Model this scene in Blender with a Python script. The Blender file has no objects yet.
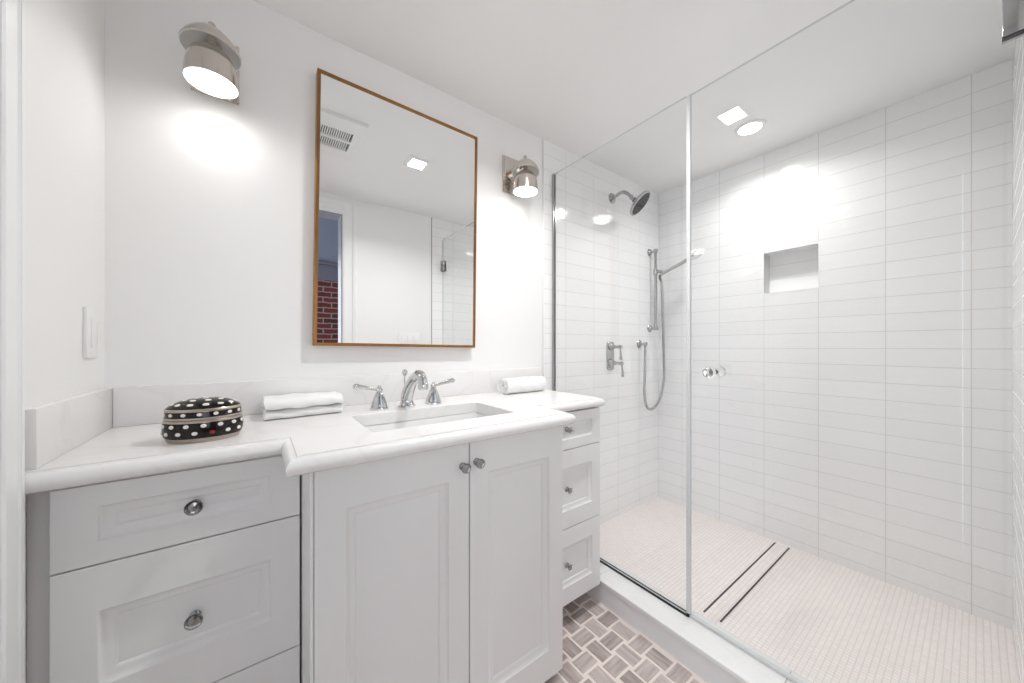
import bpy, bmesh, math, random
from mathutils import Vector, Matrix
random.seed(7)
PI = math.pi
SC = bpy.context.scene
COL = SC.collection

# ------------------------------------------------------------------ camera
cam_d = bpy.data.cameras.new('camera')
cam = bpy.data.objects.new('camera', cam_d)
COL.objects.link(cam)
cam_d.sensor_width = 36.0
cam_d.sensor_fit = 'HORIZONTAL'
cam_d.lens = 342.0 / 1024.0 * 36.0
cam_d.shift_y = 5.5 / 1024.0
cam_d.clip_start = 0.01
cam.location = (0, 0, 1.12)
cam.rotation_euler = (PI / 2, 0, -math.atan2(.5933, .805))
SC.camera = cam

# ------------------------------------------------------------------ world, exposure
W = bpy.data.worlds.new('world')
SC.world = W
W.use_nodes = True
W.node_tree.nodes['Background'].inputs[0].default_value = (0.80, 0.88, 1.0, 1)
W.node_tree.nodes['Background'].inputs[1].default_value = 2.6
SC.view_settings.view_transform = 'Standard'
SC.view_settings.look = 'None'
SC.view_settings.gamma = 1
SC.view_settings.use_curve_mapping = False
SC.view_settings.exposure = 1.17
SC.cycles.max_bounces = 14
SC.cycles.diffuse_bounces = 8
SC.cycles.glossy_bounces = 6
SC.cycles.transmission_bounces = 8
SC.cycles.transparent_max_bounces = 16
SC.cycles.sample_clamp_indirect = 6
POWER_DOWN = 3.7      # square downlight over the vanity
POWER_SHOWER = 2.05    # round downlight in the shower
POWER_SCONCE = 0.10    # each wall sconce
POWER_HALL_FILL = 8.0  # added frontal fill from the hall, no known source


def lamp(name, kind, loc, power, size, color=(1, 0.992, 0.985), rot=(0, 0, 0), **kw):
    d = bpy.data.lights.new(name, kind)
    d.energy = power
    d.color = color
    if kind == 'AREA':
        d.shape = kw.get('shape', 'DISK')
        d.size = size
        if 'spread' in kw:
            d.spread = kw['spread']
    else:
        d.shadow_soft_size = size
    o = bpy.data.objects.new(name, d)
    o.location = loc
    o.rotation_euler = rot
    COL.objects.link(o)
    return o


lamp('ceiling_lamp_light', 'AREA', (0.775, 0.70, 2.238), POWER_DOWN, 0.085, shape='SQUARE', spread=2.5)
lamp('shower_lamp_light', 'AREA', (2.03, 0.69, 2.238), POWER_SHOWER, 0.09, spread=2.6)
lamp('hall_fill_light', 'AREA', (-0.35, -1.68, 1.45), POWER_HALL_FILL, 1.4, color=(0.93, 0.96, 1.0), rot=(-PI / 2, 0, PI), shape='SQUARE')  # added fill through the doorway, brightens the cabinet fronts


# ------------------------------------------------------------------ materials
def mat(name, col, rough=0.5, metal=0.0, spec=0.5, coat=0.0, **kw):
    m = bpy.data.materials.new(name)
    m.use_nodes = True
    b = m.node_tree.nodes['Principled BSDF']
    b.inputs['Base Color'].default_value = (*col, 1)
    b.inputs['Roughness'].default_value = rough
    b.inputs['Metallic'].default_value = metal
    b.inputs['Specular IOR Level'].default_value = spec
    b.inputs['Coat Weight'].default_value = coat
    for k, v in kw.items():
        b.inputs[k].default_value = v
    return m


def N(m, t, **kw):
    n = m.node_tree.nodes.new(t)
    for k, v in kw.items():
        setattr(n, k, v)
    return n


def L(m, a, b):
    m.node_tree.links.new(a, b)


def noise_touch(m, scale=8.0, amount=0.03, bump=0.0, bscale=None, stretch=(1, 1, 1), dist=0.002):
    """light procedural variation of colour and relief"""
    b = m.node_tree.nodes['Principled BSDF']
    c = tuple(b.inputs['Base Color'].default_value)
    g = N(m, 'ShaderNodeNewGeometry')
    mp = N(m, 'ShaderNodeMapping')
    mp.inputs['Scale'].default_value = stretch
    L(m, g.outputs['Position'], mp.inputs[0])
    n = N(m, 'ShaderNodeTexNoise')
    n.inputs['Scale'].default_value = scale
    n.inputs['Detail'].default_value = 4
    L(m, mp.outputs[0], n.inputs['Vector'])
    mx = N(m, 'ShaderNodeMix', data_type='RGBA')
    mx.inputs[6].default_value = tuple(max(0, x * (1 - amount)) for x in c[:3]) + (1,)
    mx.inputs[7].default_value = tuple(min(1, x * (1 + amount)) for x in c[:3]) + (1,)
    L(m, n.outputs[0], mx.inputs[0])
    L(m, mx.outputs[2], b.inputs['Base Color'])
    if bump:
        n2 = N(m, 'ShaderNodeTexNoise')
        n2.inputs['Scale'].default_value = bscale or scale
        n2.inputs['Detail'].default_value = 3
        L(m, mp.outputs[0], n2.inputs['Vector'])
        bp = N(m, 'ShaderNodeBump')
        bp.inputs['Strength'].default_value = bump
        bp.inputs['Distance'].default_value = dist
        L(m, n2.outputs[0], bp.inputs['Height'])
        L(m, bp.outputs[0], b.inputs['Normal'])
    return m


M = {}
M['paint'] = noise_touch(mat('wall_paint', (.87, .866, .858), .45), 3, .008, .05, 220, dist=.001)
M['ceiling'] = noise_touch(mat('ceiling_paint', (.88, .877, .872), .6), 3, .008, .05, 200, dist=.001)
M['trim'] = noise_touch(mat('trim_paint', (.88, .885, .885), .28), 4, .008)
M['cabinet'] = noise_touch(mat('cabinet_paint', (.79, .788, .787), .30), 3, .02, .04, 60, dist=.001)
M['cab_dark'] = noise_touch(mat('cabinet_carcass_grey', (.60, .59, .585), .45), 5, .02)
M['plastic'] = noise_touch(mat('switch_plastic', (.86, .855, .85), .3), 6, .01)
M['chrome'] = noise_touch(mat('chrome', (.62, .63, .64), .05, 1.0), 20, .02)
M['chrome_soft'] = noise_touch(mat('satin_chrome', (.46, .46, .465), .14, 1.0), 20, .03)
M['chrome_dark'] = noise_touch(mat('dark_chrome', (.33, .33, .335), .12, 1.0), 20, .05)
M['nickel'] = noise_touch(mat('polished_nickel', (.66, .61, .56), .16, 1.0), 15, .03)
M['brass'] = noise_touch(mat('brushed_brass', (.33, .165, .06), .30, 1.0), 60, .12, .1, 300, (1, 1, .1), dist=.0005)
M['mirror'] = noise_touch(mat('mirror_silver', (.93, .94, .94), .0, 1.0), 1, .002)
M['black'] = noise_touch(mat('black_rubber', (.02, .02, .022), .4), 20, .1)
M['nozzle'] = noise_touch(mat('spray_face_dark', (.018, .018, .020), .45, spec=.15), 60, .3)
M['porcelain'] = noise_touch(mat('sink_porcelain', (.86, .86, .855), .08, coat=.5), 4, .008)
M['towel'] = noise_touch(mat('terry_cloth', (.88, .88, .875), .95, spec=.1), 40, .03, .6, 420, dist=.003)
M['glaze_black'] = noise_touch(mat('black_glaze', (.010, .008, .008), .10, spec=.35), 12, .3)
M['glaze_white'] = noise_touch(mat('cream_enamel', (.84, .79, .72), .25), 30, .08)
M['glaze_red'] = noise_touch(mat('red_enamel', (.28, .03, .025), .25), 30, .08)
M['rim'] = noise_touch(mat('pale_bronze_rim', (.46, .40, .34), .28, .75), 30, .08)
M['duct'] = noise_touch(mat('vent_duct_dark', (.03, .03, .03), .8), 10, .1)
M['gap'] = noise_touch(mat('shadow_gap_carcass', (.16, .15, .145), .8), 10, .05)
M['jamb_grey'] = noise_touch(mat('jamb_grey_paint', (.30, .31, .34), .3), 10, .03)
M['hood_white'] = noise_touch(mat('shade_inner_white', (.85, .85, .84), .4), 10, .01)


def m_emit(name, col, s):
    m = bpy.data.materials.new(name)
    m.use_nodes = True
    nt = m.node_tree
    nt.nodes.clear()
    o = nt.nodes.new('ShaderNodeOutputMaterial')
    e = nt.nodes.new('ShaderNodeEmission')
    e.inputs[0].default_value = (*col, 1)
    e.inputs[1].default_value = s
    nt.links.new(e.outputs[0], o.inputs[0])
    return m


M['bulb'] = m_emit('sconce_bulb_glow', (1, .97, .93), 4)
M['lens'] = m_emit('downlight_lens_glow', (1, .98, .95), 14)


def m_glass(name, tint, refl=1.0):
    """thin clear pane: transparent with a fresnel reflection"""
    m = bpy.data.materials.new(name)
    m.use_nodes = True
    nt = m.node_tree
    nt.nodes.clear()
    o = nt.nodes.new('ShaderNodeOutputMaterial')
    t = nt.nodes.new('ShaderNodeBsdfTransparent')
    t.inputs[0].default_value = (*tint, 1)
    g = nt.nodes.new('ShaderNodeBsdfGlossy')
    g.inputs['Roughness'].default_value = 0.0
    f = nt.nodes.new('ShaderNodeFresnel')
    f.inputs[0].default_value = 1.5
    # both sides of a face answer alike
    geo = nt.nodes.new('ShaderNodeNewGeometry')
    mi = nt.nodes.new('ShaderNodeMath')
    mi.operation = 'MULTIPLY_ADD'
    mi.inputs[1].default_value = 1 / 1.5 - 1.5
    mi.inputs[2].default_value = 1.5
    nt.links.new(geo.outputs['Backfacing'], mi.inputs[0])
    # the IOR is inverted inside so that the pane stays thin
    inv = nt.nodes.new('ShaderNodeMath')
    inv.operation = 'ADD'
    inv.inputs[1].default_value = 0.0
    nt.links.new(mi.outputs[0], inv.inputs[0])
    mx = nt.nodes.new('ShaderNodeMixShader')
    sc = nt.nodes.new('ShaderNodeMath')
    sc.operation = 'MULTIPLY'
    sc.inputs[1].default_value = refl
    lw = nt.nodes.new('ShaderNodeLayerWeight')
    lw.inputs[0].default_value = 0.5
    # Schlick: 0.04 + 0.96 * (1-cos)^5, from the facing output
    pw = nt.nodes.new('ShaderNodeMath')
    pw.operation = 'POWER'
    pw.inputs[1].default_value = 5.0
    nt.links.new(lw.outputs['Facing'], pw.inputs[0])
    ma = nt.nodes.new('ShaderNodeMath')
    ma.operation = 'MULTIPLY_ADD'
    ma.inputs[1].default_value = 0.96
    ma.inputs[2].default_value = 0.04
    nt.links.new(pw.outputs[0], ma.inputs[0])
    nt.links.new(ma.outputs[0], sc.inputs[0])
    for n in (f, mi, inv, geo):
        nt.nodes.remove(n)
    nt.links.new(sc.outputs[0], mx.inputs[0])
    nt.links.new(t.outputs[0], mx.inputs[1])
    nt.links.new(g.outputs[0], mx.inputs[2])
    nt.links.new(mx.outputs[0], o.inputs[0])
    return m


M['glass'] = m_glass('clear_shower_glass', (.985, .99, .988), .9)
M['glass_edge'] = noise_touch(mat('polished_glass_edge', (.66, .70, .70), .15, coat=.5), 10, .04)
M['seal'] = noise_touch(mat('clear_vinyl_seal', (.80, .81, .81), .2, Alpha=.75), 10, .02)
cr = bpy.data.materials.new('crystal')
cr.use_nodes = True
cb = cr.node_tree.nodes['Principled BSDF']
cb.inputs['Base Color'].default_value = (.97, .98, .98, 1)
cb.inputs['Roughness'].default_value = .02
cb.inputs['Transmission Weight'].default_value = 1
cb.inputs['IOR'].default_value = 1.5
M['crystal'] = cr


def m_marble(name, base, vein, amt=.12, scale=2.5, rough=.24):
    m = mat(name, base, rough, spec=.35)
    b = m.node_tree.nodes['Principled BSDF']
    g = N(m, 'ShaderNodeNewGeometry')
    n = N(m, 'ShaderNodeTexNoise')
    n.inputs['Scale'].default_value = scale
    n.inputs['Detail'].default_value = 6
    n.inputs['Distortion'].default_value = 2.6
    L(m, g.outputs['Position'], n.inputs['Vector'])
    r = N(m, 'ShaderNodeValToRGB')
    r.color_ramp.elements[0].position = .47
    r.color_ramp.elements[0].color = (0, 0, 0, 1)
    e = r.color_ramp.elements.new(.5)
    e.color = (1, 1, 1, 1)
    r.color_ramp.elements[2].position = .53
    r.color_ramp.elements[2].color = (0, 0, 0, 1)
    L(m, n.outputs[0], r.inputs[0])
    k = N(m, 'ShaderNodeMath', operation='MULTIPLY')
    k.inputs[1].default_value = amt
    L(m, r.outputs[0], k.inputs[0])
    mx = N(m, 'ShaderNodeMix', data_type='RGBA')
    mx.inputs[6].default_value = (*base, 1)
    mx.inputs[7].default_value = (*vein, 1)
    L(m, k.outputs[0], mx.inputs[0])
    L(m, mx.outputs[2], b.inputs['Base Color'])
    return m


M['quartz'] = m_marble('white_quartz', (.81, .80, .795), (.66, .64, .62), .22, 1.6)
M['curb'] = m_marble('pale_curb_stone', (.82, .82, .815), (.60, .60, .60), .10, 5, .3)
M['curb_front'] = noise_touch(mat('curb_front_tile', (.80, .80, .795), .3), 14, .05)


def m_tile(name, axis, pw, ph, ou, oz, col, grout, gw=.0016, rough=.09, wav=.35, vary=.012):
    """stack-bonded wall tile in world coordinates; axis = horizontal world axis of the wall"""
    m = mat(name, col, rough, coat=.0)
    b = m.node_tree.nodes['Principled BSDF']
    g = N(m, 'ShaderNodeNewGeometry')
    s = N(m, 'ShaderNodeSeparateXYZ')
    L(m, g.outputs['Position'], s.inputs[0])

    def chain(out, off, p):
        a = N(m, 'ShaderNodeMath', operation='SUBTRACT')
        L(m, out, a.inputs[0])
        a.inputs[1].default_value = off
        d = N(m, 'ShaderNodeMath', operation='DIVIDE')
        L(m, a.outputs[0], d.inputs[0])
        d.inputs[1].default_value = p
        fr = N(m, 'ShaderNodeMath', operation='PINGPONG')
        L(m, d.outputs[0], fr.inputs[0])
        fr.inputs[1].default_value = .5
        k = N(m, 'ShaderNodeMath', operation='MULTIPLY')
        L(m, fr.outputs[0], k.inputs[0])
        k.inputs[1].default_value = p
        fl = N(m, 'ShaderNodeMath', operation='FLOOR')
        L(m, d.outputs[0], fl.inputs[0])
        return k.outputs[0], fl.outputs[0]
    du, fu = chain(s.outputs['XY'.index(axis)], ou, pw)
    second = s.outputs[2] if oz is not None else s.outputs[1 - 'XY'.index(axis)]
    dz, fz = chain(second, oz or 0, ph)
    mn = N(m, 'ShaderNodeMath', operation='MINIMUM')
    L(m, du, mn.inputs[0])
    L(m, dz, mn.inputs[1])
    mr = N(m, 'ShaderNodeMapRange')
    mr.inputs[1].default_value = gw * .5
    mr.inputs[2].default_value = gw * 1.2
    L(m, mn.outputs[0], mr.inputs[0])
    cx = N(m, 'ShaderNodeCombineXYZ')
    L(m, fu, cx.inputs[0])
    L(m, fz, cx.inputs[1])
    wn = N(m, 'ShaderNodeTexWhiteNoise')
    L(m, cx.outputs[0], wn.inputs[0])
    tone = N(m, 'ShaderNodeMix', data_type='RGBA')
    tone.inputs[6].default_value = (*[c * (1 - vary) for c in col], 1)
    tone.inputs[7].default_value = (*[min(1, c * (1 + vary)) for c in col], 1)
    L(m, wn.outputs[0], tone.inputs[0])
    mx = N(m, 'ShaderNodeMix', data_type='RGBA')
    mx.inputs[6].default_value = (*grout, 1)
    L(m, tone.outputs[2], mx.inputs[7])
    L(m, mr.outputs[0], mx.inputs[0])
    L(m, mx.outputs[2], b.inputs['Base Color'])
    # gloss drops in the joints
    rr = N(m, 'ShaderNodeMapRange')
    rr.inputs[3].default_value = .6
    rr.inputs[4].default_value = rough
    L(m, mr.outputs[0], rr.inputs[0])
    L(m, rr.outputs[0], b.inputs['Roughness'])
    # handmade waviness + joint relief
    mp = N(m, 'ShaderNodeMapping')
    mp.inputs['Scale'].default_value = (1, 1, 2.2)
    L(m, g.outputs['Position'], mp.inputs[0])
    n = N(m, 'ShaderNodeTexNoise')
    n.inputs['Scale'].default_value = 9
    n.inputs['Detail'].default_value = 1
    L(m, mp.outputs[0], n.inputs['Vector'])
    b1 = N(m, 'ShaderNodeBump')
    b1.inputs['Strength'].default_value = wav
    b1.inputs['Distance'].default_value = .004
    L(m, n.outputs[0], b1.inputs['Height'])
    b2 = N(m, 'ShaderNodeBump')
    b2.inputs['Strength'].default_value = .4
    b2.inputs['Distance'].default_value = .001
    L(m, mr.outputs[0], b2.inputs['Height'])
    L(m, b1.outputs[0], b2.inputs['Normal'])
    L(m, b2.outputs[0], b.inputs['Normal'])
    return m


TC, GC = (.90, .90, .905), (.66, .65, .645)
M['tile_x'] = m_tile('white_tile_back', 'X', .242, .0815, 2.378, .0525, TC, GC)
M['tile_y'] = m_tile('white_tile_side', 'Y', .242, .0815, .011, .0525, TC, GC)
M['tile_end'] = m_tile('white_tile_end', 'X', .242, .0815, 2.378, .0525, TC, GC, wav=.04)
M['mosaic'] = m_tile('pale_mosaic', 'X', .0168, .0168, 2.378, None, (.93, .875, .85), (.80, .73, .70),
                     gw=.0018, rough=.35, wav=.05, vary=.03)
M['brick'] = None


def m_brick():
    m = mat('red_brick', (.3, .06, .04), .85)
    b = m.node_tree.nodes['Principled BSDF']
    g = N(m, 'ShaderNodeNewGeometry')
    mp = N(m, 'ShaderNodeMapping')
    mp.inputs['Rotation'].default_value = (PI / 2, 0, 0)
    L(m, g.outputs['Position'], mp.inputs[0])
    t = N(m, 'ShaderNodeTexBrick')
    t.inputs['Color1'].default_value = (.21, .038, .024, 1)
    t.inputs['Color2'].default_value = (.10, .022, .016, 1)
    t.inputs['Mortar'].default_value = (.33, .29, .27, 1)
    t.inputs['Scale'].default_value = 1
    t.inputs['Mortar Size'].default_value = .007
    t.inputs['Brick Width'].default_value = .17
    t.inputs['Row Height'].default_value = .060
    dn = N(m, 'ShaderNodeTexNoise')
    dn.inputs['Scale'].default_value = 14
    L(m, g.outputs['Position'], dn.inputs['Vector'])
    vm = N(m, 'ShaderNodeVectorMath', operation='MULTIPLY_ADD')
    vm.inputs[1].default_value = (.022, .022, .022)
    L(m, dn.outputs['Color'], vm.inputs[0])
    L(m, mp.outputs[0], vm.inputs[2])
    L(m, vm.outputs[0], t.inputs['Vector'])
    L(m, t.outputs[0], b.inputs['Base Color'])
    return m


M['brick'] = m_brick()


def m_floor_tile():
    m = mat('taupe_floor_tile', (.3, .26, .24), .45)
    b = m.node_tree.nodes['Principled BSDF']
    uv = N(m, 'ShaderNodeUVMap')
    uv.uv_map = 'UVMap'
    at = N(m, 'ShaderNodeAttribute')
    at.attribute_name = 'tone'
    mp = N(m, 'ShaderNodeMapping')
    mp.inputs['Scale'].default_value = (9, 70, 1)
    L(m, uv.outputs[0], mp.inputs[0])
    n = N(m, 'ShaderNodeTexNoise')
    n.inputs['Scale'].default_value = 1
    n.inputs['Detail'].default_value = 4
    L(m, mp.outputs[0], n.inputs['Vector'])
    r = N(m, 'ShaderNodeValToRGB')
    r.color_ramp.elements[0].position = .3
    r.color_ramp.elements[0].color = (.34, .28, .26, 1)
    r.color_ramp.elements[1].position = .75
    r.color_ramp.elements[1].color = (.62, .545, .52, 1)
    ad = N(m, 'ShaderNodeMath', operation='ADD')
    L(m, n.outputs[0], ad.inputs[0])
    L(m, at.outputs['Fac'], ad.inputs[1])
    L(m, ad.outputs[0], r.inputs[0])
    L(m, r.outputs[0], b.inputs['Base Color'])
    return m


M['floor_tile'] = m_floor_tile()
M['floor_grout'] = noise_touch(mat('cream_grout', (.82, .74, .69), .85), 60, .05)
M['hall_wall'] = noise_touch(mat('hall_plaster_grey_blue', (.30, .32, .38), .7), 4, .03)
M['hall_band'] = noise_touch(mat('hall_band_mauve', (.20, .19, .23), .6), 4, .03)
M['hall_floor'] = noise_touch(mat('hall_floor_oak', (.32, .22, .14), .4), 5, .15, stretch=(1, 8, 1))


# ------------------------------------------------------------------ object helpers
def mbounds(bm):
    xs = [v.co for v in bm.verts]
    lo = Vector((min(v.x for v in xs), min(v.y for v in xs), min(v.z for v in xs)))
    hi = Vector((max(v.x for v in xs), max(v.y for v in xs), max(v.z for v in xs)))
    return lo, hi


WLOC = {}


def obj(name, bm, mats, parent=None, label=None, kind=None, cat=None, group=None, angle=38, origin=None, recalc=True):
    """one mesh object; bm is in world coordinates"""
    if recalc:
        bmesh.ops.recalc_face_normals(bm, faces=bm.faces)
    lo, hi = mbounds(bm)
    org = Vector(origin) if origin else Vector(((lo.x + hi.x) / 2, (lo.y + hi.y) / 2, lo.z))
    lim = math.radians(angle)
    for f in bm.faces:
        f.smooth = True
    for e in bm.edges:
        if len(e.link_faces) != 2 or e.calc_face_angle(0) > lim:
            e.smooth = False
    bmesh.ops.translate(bm, verts=bm.verts, vec=-org)
    me = bpy.data.meshes.new(name)
    bm.to_mesh(me)
    bm.free()
    if not isinstance(mats, (list, tuple)):
        mats = [mats]
    for m in mats:
        me.materials.append(M[m] if isinstance(m, str) else m)
    o = bpy.data.objects.new(name, me)
    COL.objects.link(o)
    if parent:
        o.parent = parent
        o.location = org - WLOC[parent.name]
    else:
        o.location = org
    WLOC[o.name] = org.copy()
    if label:
        o['label'] = label
    if cat:
        o['category'] = cat
    if kind:
        o['kind'] = kind
    if group:
        o['group'] = group
    return o


def thing(name, label, cat, loc, group=None):
    o = bpy.data.objects.new(name, None)
    o.empty_display_size = .05
    COL.objects.link(o)
    o.location = loc
    o['label'] = label
    o['category'] = cat
    if group:
        o['group'] = group
    WLOC[o.name] = Vector(loc)
    return o


def struct(name, bm, mats, **kw):
    return obj(name, bm, mats, kind='structure', **kw)


def BM():
    return bmesh.new()


def box(bm, x0, x1, y0, y1, z0, z1, bev=0.0, mi=0, seg=2):
    t = bmesh.new()
    bmesh.ops.create_cube(t, size=1)
    for v in t.verts:
        v.co = Vector(((x0 + x1) / 2 + v.co.x * (x1 - x0), (y0 + y1) / 2 + v.co.y * (y1 - y0), (z0 + z1) / 2 + v.co.z * (z1 - z0)))
    if bev:
        bmesh.ops.bevel(t, geom=t.edges[:], offset=bev, segments=seg, profile=.5, affect='EDGES')
    merge(bm, t, mi)
    return bm


def merge(bm, t, mi=None, mtx=None):
    vm = {}
    for v in t.verts:
        vm[v] = bm.verts.new(mtx @ v.co if mtx else v.co)
    for f in t.faces:
        try:
            nf = bm.faces.new([vm[v] for v in f.verts])
            nf.material_index = f.material_index if mi is None else mi
        except ValueError:
            pass
    t.free()


def axis_mtx(c, d):
    d = Vector(d).normalized()
    q = Vector((0, 0, 1)).rotation_difference(d)
    return Matrix.Translation(Vector(c)) @ q.to_matrix().to_4x4()


def lathe(bm, prof, c=(0, 0, 0), d=(0, 0, 1), seg=32, mi=0, sx=1.0, sy=1.0, mtx=None):
    """prof: list of (radius, height) ; closes with caps where radius > 0 at the ends"""
    mt = mtx if mtx is not None else axis_mtx(c, d)
    rings = []
    for r, h in prof:
        if r < 1e-6:
            rings.append([bm.verts.new(mt @ Vector((0, 0, h)))])
        else:
            rings.append([bm.verts.new(mt @ Vector((r * sx * math.cos(2 * PI * i / seg), r * sy * math.sin(2 * PI * i / seg), h))) for i in range(seg)])
    for a, b in zip(rings, rings[1:]):
        for i in range(seg):
            j = (i + 1) % seg
            if len(a) == 1 and len(b) == 1:
                continue
            if len(a) == 1:
                f = bm.faces.new([a[0], b[j], b[i]])
            elif len(b) == 1:
                f = bm.faces.new([a[i], a[j], b[0]])
            else:
                f = bm.faces.new([a[i], a[j], b[j], b[i]])
            f.material_index = mi
    for rg in (rings[0], rings[-1]):
        if len(rg) > 1:
            f = bm.faces.new(rg)
            f.material_index = mi
    return rings


def smooth_path(pts, n=8):
    P = [Vector(p) for p in pts]
    P = [P[0] * 2 - P[1]] + P + [P[-1] * 2 - P[-2]]
    out = []
    for i in range(1, len(P) - 2):
        for k in range(n):
            t = k / n
            a, b, c, d = P[i - 1], P[i], P[i + 1], P[i + 2]
            out.append(.5 * ((2 * b) + (c - a) * t + (2 * a - 5 * b + 4 * c - d) * t * t + (3 * b - a - 3 * c + d) * t ** 3))
    out.append(P[-2])
    return out


def tube(bm, pts, rad, seg=16, mi=0, flat=1.0, cap=True):
    """sweep a circle along pts; rad is a number or a list; flat squashes the section's second axis"""
    pts = [Vector(p) for p in pts]
    n = len(pts)
    if not isinstance(rad, (list, tuple)):
        rad = [rad] * n
    if len(rad) != n:
        src = rad
        rad = []
        for i in range(n):
            t = i / (n - 1) * (len(src) - 1)
            k = min(int(t), len(src) - 2)
            rad.append(src[k] + (src[k + 1] - src[k]) * (t - k))
    tan = [(pts[min(i + 1, n - 1)] - pts[max(i - 1, 0)]).normalized() for i in range(n)]
    up = Vector((0, 0, 1)) if abs(tan[0].z) < .9 else Vector((1, 0, 0))
    u = tan[0].cross(up).normalized()
    rings = []
    for i in range(n):
        if i:
            q = tan[i - 1].rotation_difference(tan[i])
            u = (q @ u)
            u = (u - tan[i] * u.dot(tan[i])).normalized()
        w = tan[i].cross(u)
        rings.append([bm.verts.new(pts[i] + u * rad[i] * math.cos(2 * PI * k / seg) + w * rad[i] * flat * math.sin(2 * PI * k / seg)) for k in range(seg)])
    for a, b in zip(rings, rings[1:]):
        for i in range(seg):
            j = (i + 1) % seg
            bm.faces.new([a[i], a[j], b[j], b[i]]).material_index = mi
    if cap:
        bm.faces.new(rings[0]).material_index = mi
        bm.faces.new(rings[-1]).material_index = mi


def nested(bm, loops, mi=0):
    """loops of (x0,x1,z0,z1,y) bridged one after another, the last capped: a moulded front facing -y"""
    R = []
    for x0, x1, z0, z1, y in loops:
        R.append([bm.verts.new(c) for c in ((x0, y, z0), (x1, y, z0), (x1, y, z1), (x0, y, z1))])
    for a, b in zip(R, R[1:]):
        for i in range(4):
            j = (i + 1) % 4
            bm.faces.new([a[i], a[j], b[j], b[i]]).material_index = mi
    bm.faces.new(R[-1]).material_index = mi
    bm.faces.new(R[0]).material_index = mi


def extrude_poly(bm, poly, z0, z1, mi=0):
    a = [bm.verts.new((p[0], p[1], z0)) for p in poly]
    b = [bm.verts.new((p[0], p[1], z1)) for p in poly]
    n = len(poly)
    for i in range(n):
        j = (i + 1) % n
        bm.faces.new([a[i], a[j], b[j], b[i]]).material_index = mi
    bm.faces.new(a).material_index = mi
    bm.faces.new(b).material_index = mi


# ------------------------------------------------------------------ room dimensions (metres)
XL, XR, YB, YF = -.338, 2.378, 1.40, -.085
CZ = 2.25
XT = 1.242          # where the tile starts on the back wall
XC0, XC1 = 1.197, 1.352   # shower curb
XG = 1.31           # glass plane

# floor of staggered rectangular tiles
bm = BM()
box(bm, XL - .1, XC0 + .05, YF - .12, YB + .05, -.06, 0.0, mi=1)
uvl = bm.loops.layers.uv.new('UVMap')
tone = bm.faces.layers.float.new('tone')
P = .0745
A, B = .0795 / 2, .0555 / 2
i0 = 0
for i in range(-20, 2):
    for j in range(-14, 8):
        cx, cy = 1.1535 + i * P, .8995 + j * P
        if cx < XL or cx > XC0 or cy < YF or cy > YB:
            continue
        horiz = (i + j) % 2 == 0
        hx, hy = (A, B) if horiz else (B, A)
        x0, x1, y0, y1 = max(cx - hx, XL), min(cx + hx, XC0 + .01), max(cy - hy, YF), min(cy + hy, YB)
        tn = random.uniform(-.16, .16)
        ru, rv = random.random() * 9, random.random() * 9
        b_ = .0025
        lo = [bm.verts.new(c) for c in ((x0, y0, -.001), (x1, y0, -.001), (x1, y1, -.001), (x0, y1, -.001))]
        hi = [bm.verts.new(c) for c in ((x0 + b_, y0 + b_, .002), (x1 - b_, y0 + b_, .002), (x1 - b_, y1 - b_, .002), (x0 + b_, y1 - b_, .002))]
        fs = [bm.faces.new(hi)] + [bm.faces.new([lo[k], lo[(k + 1) % 4], hi[(k + 1) % 4], hi[k]]) for k in range(4)]
        for f in fs:
            f[tone] = tn
            for l in f.loops:
                a, b = (l.vert.co.x, l.vert.co.y) if horiz else (l.vert.co.y, l.vert.co.x)
                l[uvl].uv = (a + ru, b + rv)
struct('floor', bm, ['floor_tile', 'floor_grout'])

# shower floor
bm = BM()
box(bm, XC1 - .01, XR + .05, YF - .05, YB + .05, -.06, .010)
struct('floor_shower', bm, 'mosaic')

# ceiling
bm = BM()
box(bm, XL - .1, XR + .12, YF, YB + .1, CZ, CZ + .08)
struct('ceiling', bm, 'ceiling')

# walls
bm = BM()
box(bm, XL - .1, XT, YB, YB + .1, 0, CZ)
struct('wall_back', bm, 'paint')
bm = BM()
box(bm, XT, XR + .12, YB - .006, YB + .1, 0, CZ)
struct('wall_back_shower', bm, 'tile_x')
bm = BM()
box(bm, XT - .004, XT + .002, YB - .0085, YB, .902, CZ, .0008)
struct('trim_1', bm, 'trim')
bm = BM()
box(bm, XL - .1, XL, .865, YB + .1, 0, CZ)
box(bm, XL - .1, XL, YF - .12, .865, 2.08, CZ)
box(bm, XL - .1, XL, YF - .12, .04, 0, 2.08)
struct('wall_left', bm, 'paint')
# right wall with the recessed niche
NY0, NY1, NZ0, NZ1 = .495, .737, 1.434, 1.668
bm = BM()
box(bm, XR, XR + .12, YF - .12, NY0, 0, CZ)
box(bm, XR, XR + .12, NY1, YB + .1, 0, CZ)
box(bm, XR, XR + .12, NY0, NY1, 0, NZ0)
box(bm, XR, XR + .12, NY0, NY1, NZ1, CZ)
box(bm, XR + .088, XR + .12, NY0, NY1, NZ0, NZ1)
struct('wall_right', bm, 'tile_y')
bm = BM()
t_ = .004
box(bm, XR - .0015, XR + .006, NY0 - t_, NY0, NZ0 - t_, NZ1 + t_)
box(bm, XR - .0015, XR + .006, NY1, NY1 + t_, NZ0 - t_, NZ1 + t_)
box(bm, XR - .0015, XR + .006, NY0, NY1, NZ0 - t_, NZ0)
box(bm, XR - .0015, XR + .006, NY0, NY1, NZ1, NZ1 + t_)
struct('trim_2', bm, 'trim')
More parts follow.
